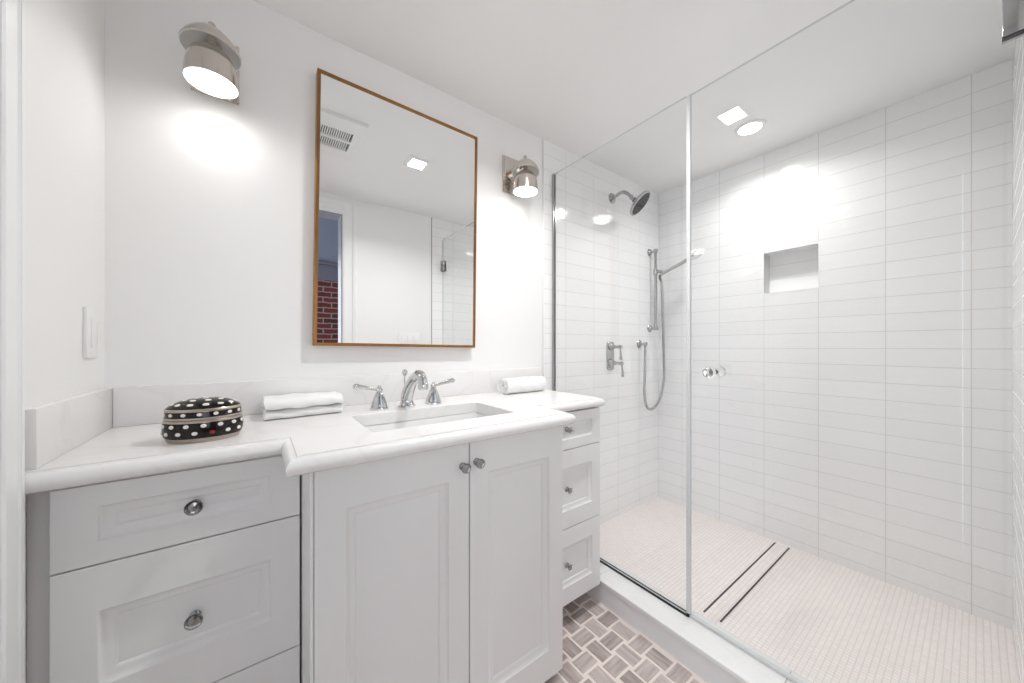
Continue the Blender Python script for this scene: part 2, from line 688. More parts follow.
# front wall (the doorway wall behind the camera)
DX0, DX1, DZ = -.30, .500, 2.112
XTF = 1.205
bm = BM()
box(bm, XL, DX0, YF - .12, YF, 0, CZ)
box(bm, DX1, XTF, YF - .12, YF, 0, CZ)
box(bm, DX0, DX1, YF - .12, YF, DZ, CZ + .2)
box(bm, XL, XR, YF - .12, YF - .0, CZ, CZ + .3)
struct('wall_front', bm, 'paint')
bm = BM()
box(bm, XTF, XR, YF - .12, YF, 0, CZ)
struct('wall_front_shower', bm, 'tile_end')


bm = BM()
box(bm, XTF - .003, XTF + .003, YF, YF + .004, 0, CZ, .0008)
struct('trim_7', bm, 'jamb_grey')


def casing_v(bm, xa, xb, z0, z1, yw, inner_right=True):
    """moulded upright casing on a wall facing +y, from inner edge xa to outer edge xb"""
    s = 1 if xb > xa else -1
    w = abs(xb - xa)
    prof = [(0, 0), (0, .010), (.006, .014), (w * .25, .014), (w * .32, .010), (w * .68, .013), (w * .75, .020), (w - .006, .022), (w, .018), (w, 0)]
    a = [bm.verts.new((xa + s * p, yw + q, z0)) for p, q in prof]
    b = [bm.verts.new((xa + s * p, yw + q, z1)) for p, q in prof]
    n = len(prof)
    for i in range(n):
        j = (i + 1) % n
        bm.faces.new([a[i], a[j], b[j], b[i]])
    bm.faces.new(a)
    bm.faces.new(b)


def rot_profile(bm, prof, p0, p1, uvec, wvec):
    """sweep a 2D profile (u, w) from p0 to p1"""
    p0, p1, uvec, wvec = map(Vector, (p0, p1, uvec, wvec))
    a = [bm.verts.new(p0 + uvec * u + wvec * w) for u, w in prof]
    b = [bm.verts.new(p1 + uvec * u + wvec * w) for u, w in prof]
    n = len(prof)
    for i in range(n):
        j = (i + 1) % n
        bm.faces.new([a[i], a[j], b[j], b[i]])
    bm.faces.new(a)
    bm.faces.new(b)


CW = .092
CPROF = [(0, 0), (0, .010), (.004, .014), (.026, .014), (.030, .009), (.060, .013), (.064, .021), (.092, .023), (.096, .019), (.096, 0)]
bm = BM()
casing_v(bm, DX1 - .004, DX1 + CW, 0, DZ + CW, YF)
casing_v(bm, DX0 + .004, XL + .002, 0, DZ + CW, YF)
rot_profile(bm, CPROF, (DX0 + .004, YF, DZ - .002), (DX1 - .004, YF, DZ - .002), (0, 0, 1), (0, 1, 0))
struct('trim_3', bm, 'trim')
# jamb lining
bm = BM()
box(bm, DX1 - .012, DX1 + .001, YF - .121, YF + .008, 0, DZ)
box(bm, DX0 - .001, DX0 + .012, YF - .121, YF + .008, 0, DZ)
box(bm, DX0, DX1, YF - .121, YF + .008, DZ - .012, DZ + .001)
struct('trim_6', bm, 'jamb_grey')
# the casing on the left wall, at the photograph's left edge
bm = BM()
CP2 = [(0, 0), (0, .012), (.002, .014), (.010, .014), (.012, .009), (.016, .006), (.020, .009), (.022, .0165), (.026, .0185), (.030, .0165), (.032, .010), (.036, .010), (.038, .019), (.075, .021), (.078, .018), (.080, 0)]
y_out = .968
rot_profile(bm, CP2, (XL, y_out, 0), (XL, y_out, 2.17), (0, -1, 0), (1, 0, 0))
rot_profile(bm, CP2, (XL, y_out, 2.17), (XL, -.0, 2.17), (0, 0, -1), (1, 0, 0))
struct('trim_4', bm, 'trim')
# closed panelled door in that casing
d = BM()
nested(d, [(0, .82, 0, 2.07, 0.03), (0, .82, 0, 2.07, 0), (.12, .70, .18, 1.95, 0), (.14, .68, .20, 1.93, .008), (.16, .66, .22, 1.91, .008)])
for v in d.verts:
    x, y, z = v.co
    v.co = Vector((XL - .004 - y, .863 - x, z + .008))
struct('door_1', d, 'trim')

# the hall beyond the doorway
bm = BM()
box(bm, -1.9, 2.0, -1.9, YF - .12, -.06, 0)
struct('floor_hall', bm, 'hall_floor')
bm = BM()
box(bm, -1.9, 2.0, -1.8, -1.7, 0, 1.885)
struct('wall_brick', bm, 'brick')
bm = BM()
for x0, x1, z0, z1 in ((-.86, -.80, .94, 1.96), (.10, .16, .94, 1.96), (-.80, .10, .94, 1.0), (-.80, .10, 1.90, 1.96), (-.80, .10, 1.44, 1.47)):
    box(bm, x0, x1, -1.70, -1.665, z0, z1, .004)
struct('added_window_1', bm, 'trim')  # invented frame, added around the hall fill light
bm = BM()
box(bm, -.80, .10, -1.699, -1.695, 1.0, 1.90)
struct('added_window_2', bm, 'seal')  # added pane behind the fill light, unseen from the camera
bm = BM()
box(bm, -1.9, 2.0, -1.8, -1.69, 1.885, 2.09, mi=1)
box(bm, -1.9, 2.0, -1.8, -1.66, 2.06, 2.10, mi=1, bev=.008)
box(bm, -1.9, 2.0, -1.8, -1.7, 2.10, 2.9)
struct('wall_hall', bm, ['hall_wall', 'hall_band'])
bm = BM()
box(bm, -1.9, 2.0, -1.9, YF - .12, 2.9, 2.98)
struct('ceiling_hall', bm, 'hall_wall')
bm = BM()
box(bm, 1.9, 2.0, -1.7, YF - .12, 0, 2.9)
struct('wall_hall_end', bm, 'hall_wall')
bm = BM()
box(bm, -1.9, XL - .1, YF - .22, YF - .12, 0, 2.9)
box(bm, XL - .1, 2.0, YF - .16, YF - .12, CZ + .3, 2.9)
struct('wall_hall_near', bm, 'hall_wall')

# curb
bm = BM()
box(bm, XC0 + .004, XC1 - .004, YF, YB - .006, 0, .082, mi=1)
y = YB - .006
cuts = [YB - .006, 1.0, .345, YF]
for a, b in zip(cuts, cuts[1:]):
    box(bm, XC0, XC1, b + .0006, a - .0006, .082, .1, .002)
struct('trim_5', bm, ['curb', 'curb_front'])

# ------------------------------------------------------------------ vanity: countertop
TOP = .902
outline = [(XL, .986), (.060, .986), (.060, .807), (.824, .807), (.824, .970), (1.178, .970), (1.178, YB), (XL, YB)]
flags = [1, 1, 1, 1, 1, 1, 0, 0]   # edge i runs from point i to i+1
ctr = [(Vector(p)) for p in outline]


def offset_poly(poly, flags, d):
    n = len(poly)
    out = []
    for i in range(n):
        p0, p1, p2 = poly[i - 1], poly[i], poly[(i + 1) % n]
        e1, e2 = (p1 - p0).normalized(), (p2 - p1).normalized()
        n1, n2 = Vector((e1.y, -e1.x)), Vector((e2.y, -e2.x))
        d1, d2 = d * flags[i - 1], d * flags[i]
        if abs(e1.dot(e2)) > .999:
            out.append(p1 + n1 * max(d1, d2))
        else:
            # intersect the two offset lines (axis aligned outline)
            a = p1 + n1 * d1
            b = p1 + n2 * d2
            den = e1.x * e2.y - e1.y * e2.x
            t = ((b.x - a.x) * e2.y - (b.y - a.y) * e2.x) / den
            out.append(a + e1 * t)
    return out


EDGE = [(0, TOP), (.0008, TOP - .0028), (.0035, TOP - .0034), (.009, TOP - .0045), (.014, TOP - .0075), (.018, TOP - .0125),
        (.0205, TOP - .019), (.0205, TOP - .025), (.0185, TOP - .031), (.014, TOP - .0355), (.007, TOP - .038), (-.002, TOP - .0385)]
counter = thing('countertop', 'white quartz countertop with a stepped front and rounded edge on the grey vanity', 'countertop', (.42, 1.2, .862))
bm = BM()
rings = []
for dd, zz in EDGE:
    rings.append([bm.verts.new((p.x, p.y, zz)) for p in offset_poly(ctr, flags, dd)])
n = len(ctr)
for a, b in zip(rings, rings[1:]):
    for i in range(n):
        j = (i + 1) % n
        bm.faces.new([a[i], a[j], b[j], b[i]])
# sink cut-out with small corner radii
SX0, SX1, SY0, SY1, SR = .232, .690, .914, 1.178, .012


def rrect(x0, x1, y0, y1, r, k=5):
    pts = []
    for cx, cy, a0 in ((x1 - r, y1 - r, 0), (x0 + r, y1 - r, 90), (x0 + r, y0 + r, 180), (x1 - r, y0 + r, 270)):
        for s in range(k + 1):
            a = math.radians(a0 + 90 * s / k)
            pts.append((cx + r * math.cos(a), cy + r * math.sin(a)))
    return pts


hole = rrect(SX0, SX1, SY0, SY1, SR)
ht = [bm.verts.new((x, y, TOP - .002)) for x, y in hole]
ht2 = [bm.verts.new((x, y, TOP)) for x, y in rrect(SX0 - .002, SX1 + .002, SY0 - .002, SY1 + .002, SR + .002)]
hb = [bm.verts.new((x, y, TOP - .0385)) for x, y in hole]
m = len(hole)
for i in range(m):
    j = (i + 1) % m
    bm.faces.new([ht[i], ht[j], hb[j], hb[i]])
    bm.faces.new([ht2[i], ht2[j], ht[j], ht[i]])


def fill_between(bm, outer, inner):
    edges = []
    for loop in (outer, inner):
        for i in range(len(loop)):
            a, b = loop[i], loop[(i + 1) % len(loop)]
            e = bm.edges.get((a, b)) or bm.edges.new((a, b))
            edges.append(e)
    bmesh.ops.triangle_fill(bm, use_beauty=True, use_dissolve=False, edges=edges)


fill_between(bm, rings[0], ht2)
fill_between(bm, rings[-1], hb)
obj('worktop', bm, 'quartz', counter, angle=30)
bm = BM()
box(bm, XL + .0185, 1.205, YB - .018, YB, TOP + .0004, 1.010, .0012)
obj('backsplash', bm, 'quartz', label='long white quartz backsplash strip under the mirror', cat='backsplash')
bm = BM()
box(bm, XL, XL + .018, .992, YB, TOP + .0004, 1.010, .0012)
obj('side_splash', bm, 'quartz', label='short white quartz splash strip on the left wall under the dimmer switch', cat='backsplash')

# sink basin
bm = BM()
zs = TOP - .0390
lv = [(.006, zs, .016), (-.001, zs - .004, .018), (-.003, zs - .10, .03), (-.010, zs - .122, .04), (-.03, zs - .130, .05)]
R_ = []
for g_, z, r in lv:
    R_.append([bm.verts.new((x, y, z)) for x, y in rrect(SX0 - g_, SX1 + g_, SY0 - g_, SY1 + g_, r)])
for a, b in zip(R_, R_[1:]):
    for i in range(len(a)):
        j = (i + 1) % len(a)
        bm.faces.new([a[i], a[j], b[j], b[i]])
bm.faces.new(R_[-1])
# outer shell
R2 = []
for g_, z, r in [(.006, zs, .016), (.012, zs, .02), (.009, zs - .11, .04), (-.01, zs - .142, .05)]:
    R2.append([bm.verts.new((x, y, z)) for x, y in rrect(SX0 - g_, SX1 + g_, SY0 - g_, SY1 + g_, r)])
for a, b in zip(R2, R2[1:]):
    for i in range(len(a)):
        j = (i + 1) % len(a)
        bm.faces.new([a[i], a[j], b[j], b[i]])
bm.faces.new(R2[-1])
bmesh.ops.remove_doubles(bm, verts=bm.verts, dist=1e-5)
sink = thing('sink', 'white rectangular undermount sink set in the countertop below the faucet', 'sink', (.461, 1.046, TOP - .17))
obj('basin', bm, 'porcelain', sink)
bm = BM()
lathe(bm, [(.0, zs - .1265), (.021, zs - .1265), (.023, zs - .128), (.023, zs - .135)], c=(.461, 1.08, 0))
obj('drain', bm, 'chrome', sink)

# ------------------------------------------------------------------ vanity: cabinets


def knob_mesh(x, y, z, r=.0155):
    bm = BM()
    lathe(bm, [(0, -.0005), (.0105, -.0005), (.0105, .0015), (.009, .003), (.0055, .005), (.005, .011), (.008, .0125), (.009, .0135), (0, .0138)], c=(x, y, z), d=(0, -1, 0), seg=24, mi=0)
    lathe(bm, [(0, .0140), (r * .55, .0142), (r * .85, .0165), (r, .021), (r * .97, .025), (r * .72, .0295), (r * .35, .0315), (0, .032)], c=(x, y, z), d=(0, -1, 0), seg=16, mi=1)
    lathe(bm, [(0, .0160), (r * .42, .0162), (r * .46, .0175), (r * .25, .0190), (0, .0192)], c=(x, y, z), d=(0, -1, 0), seg=16, mi=0)
    return bm


def front(x0, x1, z0, z1, y, ox, oz, iw=.024, th=.02):
    """shaker-with-moulding front; ox/oz = stile and rail widths to the outer moulding line"""
    bm = BM()
    oX0, oX1, oZ0, oZ1 = x0 + ox, x1 - ox, z0 + oz, z1 - oz
    e = .0012
    nested(bm, [(x0, x1, z0, z1, y + th), (x0, x1, z0, z1, y + e), (x0 + e, x1 - e, z0 + e, z1 - e, y),
                (oX0, oX1, oZ0, oZ1, y), (oX0 + .0048, oX1 - .0048, oZ0 + .0048, oZ1 - .0048, y + .0058),
                (oX0 + iw * .5, oX1 - iw * .5, oZ0 + iw * .5, oZ1 - iw * .5, y + .0075),
                (oX0 + iw - .005, oX1 - iw + .005, oZ0 + iw - .005, oZ1 - iw + .005, y + .0085),
                (oX0 + iw, oX1 - iw, oZ0 + iw, oZ1 - iw, y + .0135)])
    return bm


def cabinet(name, label, x0, x1, yf, z0, fronts, kind_, open_sides=()):
    """carcass behind the fronts plus its doors or drawers"""
    c = thing(name, label, 'cabinet', ((x0 + x1) / 2, (yf + YB) / 2, z0))
    zt = .8625
    bm = BM()
    yb = YB - .002
    t = .016
    box(bm, x0, x0 + t, yf + .0212, yb, z0, zt, .0008)
    box(bm, x1 - t, x1, yf + .0212, yb, z0, zt, .0008)
    box(bm, x0 + t, x1 - t, yf + .023, yb, z0, z0 + t)
    box(bm, x0 + t, x1 - t, yb - .006, yb, z0 + t, zt)
    box(bm, x0 + t, x1 - t, yf + .03, yf + .05, z0 + t, zt - .002, mi=1)
    obj('carcass', bm, ['cabinet', 'gap'], c)
    return c


# left bank of drawers
left = cabinet('drawer_cabinet', 'grey drawer cabinet under the left end of the countertop, below the polka dot box', -.309, .0805, 1.0, .05, None, 'drawer')
bm = BM()
box(bm, XL + .0005, -.3105, 1.012, 1.03, .05, .8625, .001)
obj('filler_strip', bm, 'cab_dark', left)
for z0, z1, kz, oz in ((.7035, .8565, .781, .042), (.379, .7005, .541, .088), (.055, .376, .2125, .088)):
    dr = obj('drawer', front(-.3085, .0800, z0, z1, 1.0, .058, oz), 'cabinet', left)
    obj('knob', knob_mesh(-.1125, 1.0 if kz > .75 else 1.0, kz), ['chrome_dark', 'crystal'], dr)
# knobs sit on the recessed panel: carried by a longer stem below

# centre doors
ctrc = cabinet('sink_cabinet', 'grey two door cabinet projecting forward under the sink', .0845, .826, .83, .03, None, 'door')
bm = BM()
box(bm, .0845, .0915, .832, .852, .03, .8625, .001)
obj('stile', bm, 'cabinet', ctrc)
for x0, x1, kx in ((.0925, .4645, .4445), (.4675, .8255, .4885)):
    dr = obj('door', front(x0, x1, .032, .8555, .83, .061, .094, .024), 'cabinet', ctrc)
    obj('knob', knob_mesh(kx, .83, .795 if x0 < .3 else .799, .0135), ['chrome_dark', 'crystal'], dr)
# right bank
right = cabinet('drawer_cabinet', 'narrow grey drawer cabinet between the sink doors and the shower curb', .829, 1.186, .966, .092, None, 'drawer')
for z0, z1, kz, oz in ((.711, .8585, .792, .040), (.397, .708, .553, .070), (.094, .394, .250, .070)):
    dr = obj('drawer', front(.830, 1.186, z0, z1, .966, .050, oz, .02), 'cabinet', right)
    obj('knob', knob_mesh(.984, .966, kz, .0135), ['chrome_dark', 'crystal'], dr)

# ------------------------------------------------------------------ faucet
faucet = thing('faucet', 'chrome widespread faucet with two lever handles behind the sink', 'faucet', (.436, 1.245, TOP))
FX, FY = .436, 1.245
bm = BM()
lathe(bm, [(.031, TOP), (.031, TOP + .005), (.027, TOP + .008), (.0215, TOP + .018), (.0215, TOP + .034), (.020, TOP + .042)], c=(FX, FY, 0), seg=36)
path = smooth_path([(FX, FY, TOP + .030), (FX, FY - .016, TOP + .056), (FX, FY - .050, TOP + .090), (FX, FY - .090, TOP + .114), (FX, FY - .124, TOP + .123), (FX, FY - .148, TOP + .112), (FX, FY - .156, TOP + .094)], 8)
tube(bm, path, [.0225, .0220, .0195, .0180, .0170, .0165, .0160], 24)
lathe(bm, [(.0165, 0), (.018, .004), (.018, .012), (.0155, .018), (.013, .020), (0, .019)], c=(FX, FY - .1555, TOP + .096), d=(0, -.25, -1), seg=28)
obj('spout', bm, 'chrome', faucet)
bm = BM()
lathe(bm, [(.0025, TOP + .03), (.0025, TOP + .108), (.005, TOP + .110), (.0095, TOP + .117), (.0105, TOP + .123), (.0085, TOP + .130), (.003, TOP + .134), (0, TOP + .135)], c=(FX, FY + .0225, 0), seg=24)
obj('lift_rod', bm, 'chrome', faucet)
for s, hx in ((-1, .338), (1, .540)):
    bm = BM()
    lathe(bm, [(.0315, TOP), (.0315, TOP + .004), (.029, TOP + .007), (.0275, TOP + .012), (.0235, TOP + .028), (.0170, TOP + .046), (.0110, TOP + .058), (.0085, TOP + .062), (.011, TOP + .065), (.0115, TOP + .070), (.008, TOP + .074), (.0055, TOP + .078), (.0055, TOP + .082), (0, TOP + .0845)], c=(hx, FY, 0), seg=36)
    tube(bm, smooth_path([(hx, FY, TOP + .068), (hx + s * .018, FY - .001, TOP + .0715), (hx + s * .045, FY - .003, TOP + .078), (hx + s * .078, FY - .005, TOP + .084), (hx + s * .086, FY - .0055, TOP + .0850)], 6), [.0058, .0060, .0085, .0125, .0080], 16, flat=.8)
    obj('handle', bm, 'chrome', faucet)

# ------------------------------------------------------------------ mirror
MX0, MX1, MZ0, MZ1 = .160, .806, 1.121, 2.091
mir = thing('wall_mirror', 'tall rectangular mirror in a thin brass frame above the sink', 'mirror', ((MX0 + MX1) / 2, YB, MZ0))
fw = .011
bm = BM()
yf_, yb_ = 1.362, YB - .0005


def ring_loops(bm, seq, mi=0, close=True):
    R = []
    for x0, x1, z0, z1, y in seq:
        R.append([bm.verts.new(c) for c in ((x0, y, z0), (x1, y, z0), (x1, y, z1), (x0, y, z1))])
    prs = list(zip(R, R[1:])) + ([(R[-1], R[0])] if close else [])
    for a, b in prs:
        for i in range(4):
            j = (i + 1) % 4
            bm.faces.new([a[i], a[j], b[j], b[i]]).material_index = mi


ring_loops(bm, [(MX0, MX1, MZ0, MZ1, yb_), (MX0, MX1, MZ0, MZ1, yf_ + .001), (MX0 + .001, MX1 - .001, MZ0 + .001, MZ1 - .001, yf_),
                (MX0 + fw - .001, MX1 - fw + .001, MZ0 + fw - .001, MZ1 - fw + .001, yf_), (MX0 + fw, MX1 - fw, MZ0 + fw, MZ1 - fw, yf_ + .001), (MX0 + fw, MX1 - fw, MZ0 + fw, MZ1 - fw, yb_)])
obj('frame', bm, 'brass', mir)
mir.location.x -= .011
mir.rotation_euler = (0, math.radians(.75), 0)
bm = BM()
box(bm, MX0 + fw, MX1 - fw, yf_ + .004, yf_ + .009, MZ0 + fw, MZ1 - fw)
obj('mirror_glass', bm, 'mirror', mir)

# ------------------------------------------------------------------ wall sconces


def copy_tree(o, parent=None):
    c = o.copy()
    COL.objects.link(c)
    c.parent = parent
    for ch in list(o.children):
        copy_tree(ch, c)
    return c


SXL, SXR = -.110, 1.026
SY, SZ = 1.283, 1.866
sc1 = thing('wall_sconce', 'polished nickel wall sconce left of the mirror, nearest the left wall', 'wall light', (SXL, YB, 1.905), 'nickel sconces flanking the mirror')
bm = BM()
box(bm, SXL - .057, SXL + .057, YB - .010, YB - .0002, 1.892, 2.074, .0015)
box(bm, SXL - .051, SXL + .051, YB - .014, YB - .009, 1.898, 2.068, .0015)
lathe(bm, [(0, .0), (.004, 0), (.004, .003), (.0015, .005), (0, .005)], c=(SXL + .035, YB - .014, 1.906), d=(0, -1, 0), seg=12)
obj('wall_plate', bm, 'nickel', sc1)
# flared arm between plate and hood
bm = BM()
tube(bm, smooth_path([(SXL, YB - .012, 1.985), (SXL, YB - .040, 1.988), (SXL, YB - .075, 1.994), (SXL, SY + .022, 1.996)], 6), [.044, .032, .024, .018], 24, flat=.55)
obj('arm', bm, 'nickel', sc1)
# hood: open half-dome over the cup
tilt = Matrix.Translation((SXL, SY, 1.972)) @ Matrix.Rotation(math.radians(-4), 4, 'X')
bm = BM()
outp = [(.0670, -.018), (.0670, -.012), (.061, .002), (.050, .018), (.035, .034), (.021, .0445), (.012, .049), (.0, .050)]
lathe(bm, outp + [], mtx=tilt, seg=48)
bm.faces.ensure_lookup_table()
# remove the bottom cap, add an inner lining
capf = [f for f in bm.faces if len(f.verts) > 8]
bmesh.ops.delete(bm, geom=capf, context='FACES_ONLY')
rin = []
seg = 48
inp = [(.0670, -.018), (.0650, -.018), (.059, .000), (.048, .016), (.033, .031), (.019, .041), (0, .045)]
prev = None
for r, hgt in inp:
    if r < 1e-6:
        cur = [bm.verts.new(tilt @ Vector((0, 0, hgt)))]
    else:
        cur = [bm.verts.new(tilt @ Vector((r * math.cos(2 * PI * i / seg), r * math.sin(2 * PI * i / seg), hgt))) for i in range(seg)]
    if prev:
        for i in range(seg):
            j = (i + 1) % seg
            f = bm.faces.new([prev[i], prev[j], cur[0]] if len(cur) == 1 else [prev[i], prev[j], cur[j], cur[i]])
            f.material_index = 1
    prev = cur
bmesh.ops.remove_doubles(bm, verts=bm.verts, dist=1e-5)
hood = obj('hood', bm, ['nickel', 'hood_white'], sc1, recalc=True)
bm = BM()
lathe(bm, [(.010, .046), (.012, .051), (.0085, .054), (.0085, .064), (.0065, .067), (0, .068)], mtx=tilt, seg=24)
obj('finial', bm, 'nickel', sc1)
# cup shade with the frosted bulb inside
bm = BM()
H = 1.864
lathe(bm, [(.0585, H), (.0600, H + .002), (.0570, H + .040), (.0530, H + .062), (.045, H + .080), (.032, H + .092), (.016, H + .098), (.010, H + .100), (.010, H + .148), (0, H + .149)], c=(SXL, SY, 0), seg=48)
bm.faces.ensure_lookup_table()
capf = [f for f in bm.faces if len(f.verts) > 8]
bmesh.ops.delete(bm, geom=capf, context='FACES_ONLY')
prev = None
for r, z in [(.0585, H), (.0575, H + .002), (.0545, H + .040), (.050, H + .06), (.03, H + .086), (0, H + .093)]:
    cur = [bm.verts.new((SXL, SY, z))] if r < 1e-6 else [bm.verts.new((SXL + r * math.cos(2 * PI * i / seg), SY + r * math.sin(2 * PI * i / seg), z)) for i in range(seg)]
    if prev:
        for i in range(seg):
            j = (i + 1) % seg
            f = bm.faces.new([prev[i], prev[j], cur[0]] if len(cur) == 1 else [prev[i], prev[j], cur[j], cur[i]])
            f.material_index = 1
    prev = cur
bmesh.ops.remove_doubles(bm, verts=bm.verts, dist=1e-5)
shade = obj('shade', bm, ['nickel', 'hood_white'], sc1)
bm = BM()
lathe(bm, [(0, H - .017), (.020, H - .0145), (.038, H - .008), (.051, H + .002), (.056, H + .012), (.048, H + .03), (.03, H + .055), (.014, H + .07), (0, H + .07)], c=(SXL, SY, 0), seg=40)
obj('bulb', bm, 'bulb', shade)
sc2 = copy_tree(sc1)
sc2.location = (SXR, YB, 1.905)
sc2['label'] = 'polished nickel wall sconce right of the mirror, beside the shower'
for x in (SXL, SXR):
    lamp('sconce_light', 'AREA', (x, SY, H - .020), POWER_SCONCE, .09)

# ------------------------------------------------------------------ light switches
sw = thing('dimmer_switch', 'white dimmer switch plate on the left wall above the side splash', 'light switch', (XL, 1.29, 1.093))


def plate_x(bm, x, y0, y1, z0, z1, t=.006, b=.0015):
    box(bm, x, x + t, y0, y1, z0, z1, b)


bm = BM()
plate_x(bm, XL + .0002, 1.255, 1.325, 1.093, 1.215, .007)
obj('plate', bm, 'plastic', sw)
bm = BM()
plate_x(bm, XL + .006, 1.276, 1.305, 1.120, 1.188, .004, .001)
obj('rocker', bm, 'plastic', sw)
bm = BM()
plate_x(bm, XL + .006, 1.309, 1.313, 1.125, 1.183, .0035, .001)
obj('slider', bm, 'plastic', sw)

sw3 = thing('light_switch', 'white three gang switch plate on the doorway wall seen in the mirror', 'light switch', (1.005, YF, 1.122))
bm = BM()
box(bm, .918, 1.092, YF + .0002, YF + .006, 1.118, 1.238, .0015)
obj('plate', bm, 'plastic', sw3)
for cx in (.957, 1.005, 1.053):
    bm = BM()
    box(bm, cx - .0165, cx + .0165, YF + .0055, YF + .010, 1.145, 1.211, .0015)
    obj('rocker', bm, 'plastic', sw3)

# ------------------------------------------------------------------ ceiling: vent, downlights
vent = thing('exhaust_vent', 'white square exhaust vent grille in the ceiling, seen in the mirror', 'vent', (.27, .70, CZ))
VX0, VX1, VY0, VY1 = .105, .445, .50, .90
GX0, GX1, GY0, GY1 = .135, .397, .600, .790
bm = BM()


def ring_flat(bm, o, i, z0, z1):
    """rectangular ring, o/i = (x0,x1,y0,y1)"""
    def vv(q, z):
        return [bm.verts.new(c) for c in ((q[0], q[2], z), (q[1], q[2], z), (q[1], q[3], z), (q[0], q[3], z))]
    e = .006
    s = [vv(o, z1), vv((o[0] + .002, o[1] - .002, o[2] + .002, o[3] - .002), z0 + .004), vv((o[0] + e, o[1] - e, o[2] + e, o[3] - e), z0), vv(i, z0), vv(i, z1)]
    for a, b in zip(s, s[1:] + s[:1]):
        for k in range(4):
            j = (k + 1) % 4
            bm.faces.new([a[k], a[j], b[j], b[k]])


ring_flat(bm, (VX0, VX1, VY0, VY1), (GX0, GX1, GY0, GY1), CZ - .016, CZ - .0003)
obj('cover', bm, 'plastic', vent)
bm = BM()
box(bm, GX0 + .0005, GX1 - .0005, GY0 + .0005, GY1 - .0005, CZ - .003, CZ - .0006)
obj('duct', bm, 'duct', vent)
bm = BM()
x = GX0 + .006
while x < GX1 - .006:
    box(bm, x, x + .0050, GY0, GY1, CZ - .0155, CZ - .006)
    x += .0105
ymid = (GY0 + GY1) / 2
box(bm, GX0, GX1, ymid - .009, ymid + .009, CZ - .0158, CZ - .005)
obj('grille', bm, 'plastic', vent)

dl = thing('ceiling_downlight', 'square recessed downlight in the ceiling above the vanity, seen in the mirror', 'ceiling light', (.775, .70, CZ), 'recessed ceiling downlights')
bm = BM()
ring_flat(bm, (.711, .839, .636, .764), (.732, .818, .657, .743), CZ - .010, CZ - .0003)
obj('trim_ring', bm, 'plastic', dl)
bm = BM()
box(bm, .7325, .8175, .6575, .7425, CZ - .006, CZ - .002)
obj('lens', bm, 'lens', dl)
dl2 = thing('ceiling_downlight', 'round recessed downlight in the ceiling inside the shower', 'ceiling light', (2.03, .69, CZ), 'recessed ceiling downlights')
bm = BM()
lathe(bm, [(.066, CZ - .0003), (.066, CZ - .004), (.062, CZ - .008), (.050, CZ - .008), (.049, CZ - .0003)], c=(2.03, .69, 0), seg=48)
capf = [f for f in bm.faces if len(f.verts) > 8]
bmesh.ops.delete(bm, geom=capf, context='FACES_ONLY')
obj('trim_ring', bm, 'plastic', dl2)
bm = BM()
lathe(bm, [(.0488, CZ - .0006), (.0488, CZ - .006), (.030, CZ - .0075), (0, CZ - .008)], c=(2.03, .69, 0), seg=48)
obj('lens', bm, 'lens', dl2)

# ------------------------------------------------------------------ shower glass
GT = 2.075
HT = .005


def pane(bm, y0, y1, z0, z1, mi_face=0, mi_edge=1):
    v = {}
    for x in (XG - HT, XG + HT):
        for yy in (y0, y1):
            for z in (z0, z1):
                v[(x, yy, z)] = bm.verts.new((x, yy, z))
    a, b = XG - HT, XG + HT

    def q(*c):
        return bm.faces.new([v[k] for k in c])
    for x in (a, b):
        q((x, y0, z0), (x, y1, z0), (x, y1, z1), (x, y0, z1)).material_index = mi_face
    for yy in (y0, y1):
        q((a, yy, z0), (b, yy, z0), (b, yy, z1), (a, yy, z1)).material_index = mi_edge
    for z in (z0, z1):
        q((a, y0, z), (b, y0, z), (b, y1, z), (a, y1, z)).material_index = mi_edge


SEAM = .643
fp = thing('glass_panel', 'fixed clear glass shower panel between the back wall and the glass door', 'shower panel', (XG, 1.02, .1))
bm = BM()
pane(bm, SEAM + .0105, YB - .0085, .104, GT)
obj('pane', bm, ['glass', 'glass_edge'], fp)
bm = BM()
box(bm, XG - .009, XG - .0055, SEAM - .002, YB - .007, .1002, .107, mi=1)
box(bm, XG + .0055, XG + .009, SEAM - .002, YB - .007, .1002, .107, mi=1)
box(bm, XG - .0125, XG + .009, SEAM + .003, YB - .007, .1002, .1022)
obj('bottom_channel', bm, ['chrome_soft', 'black'], fp)
bm = BM()
box(bm, XG - .009, XG - .0055, YB - .020, YB - .0065, .115, GT)
box(bm, XG + .0055, XG + .009, YB - .020, YB - .0065, .115, GT)
obj('wall_channel', bm, 'chrome_soft', fp)
bm = BM()
box(bm, XG - .0045, XG + .0045, SEAM + .004, YB - .021, .1036, .1039)
obj('gasket', bm, 'black', fp)

gd = thing('shower_door', 'frameless clear glass shower door right of the fixed glass panel', 'shower door', (XG, .28, .106))
bm = BM()
pane(bm, YF + .004, SEAM - .0042, .112, GT - .004)
obj('pane', bm, ['glass', 'glass_edge'], gd)
bm = BM()
box(bm, XG - .0065, XG + .0065, YF + .004, SEAM - .005, .1015, .1115, .001)
obj('door_sweep', bm, 'seal', gd)
bm = BM()
box(bm, XG - .0065, XG + .0065, SEAM - .0036, SEAM + .0100, .112, GT - .004, .0008)
obj('edge_seal', bm, 'seal', fp)
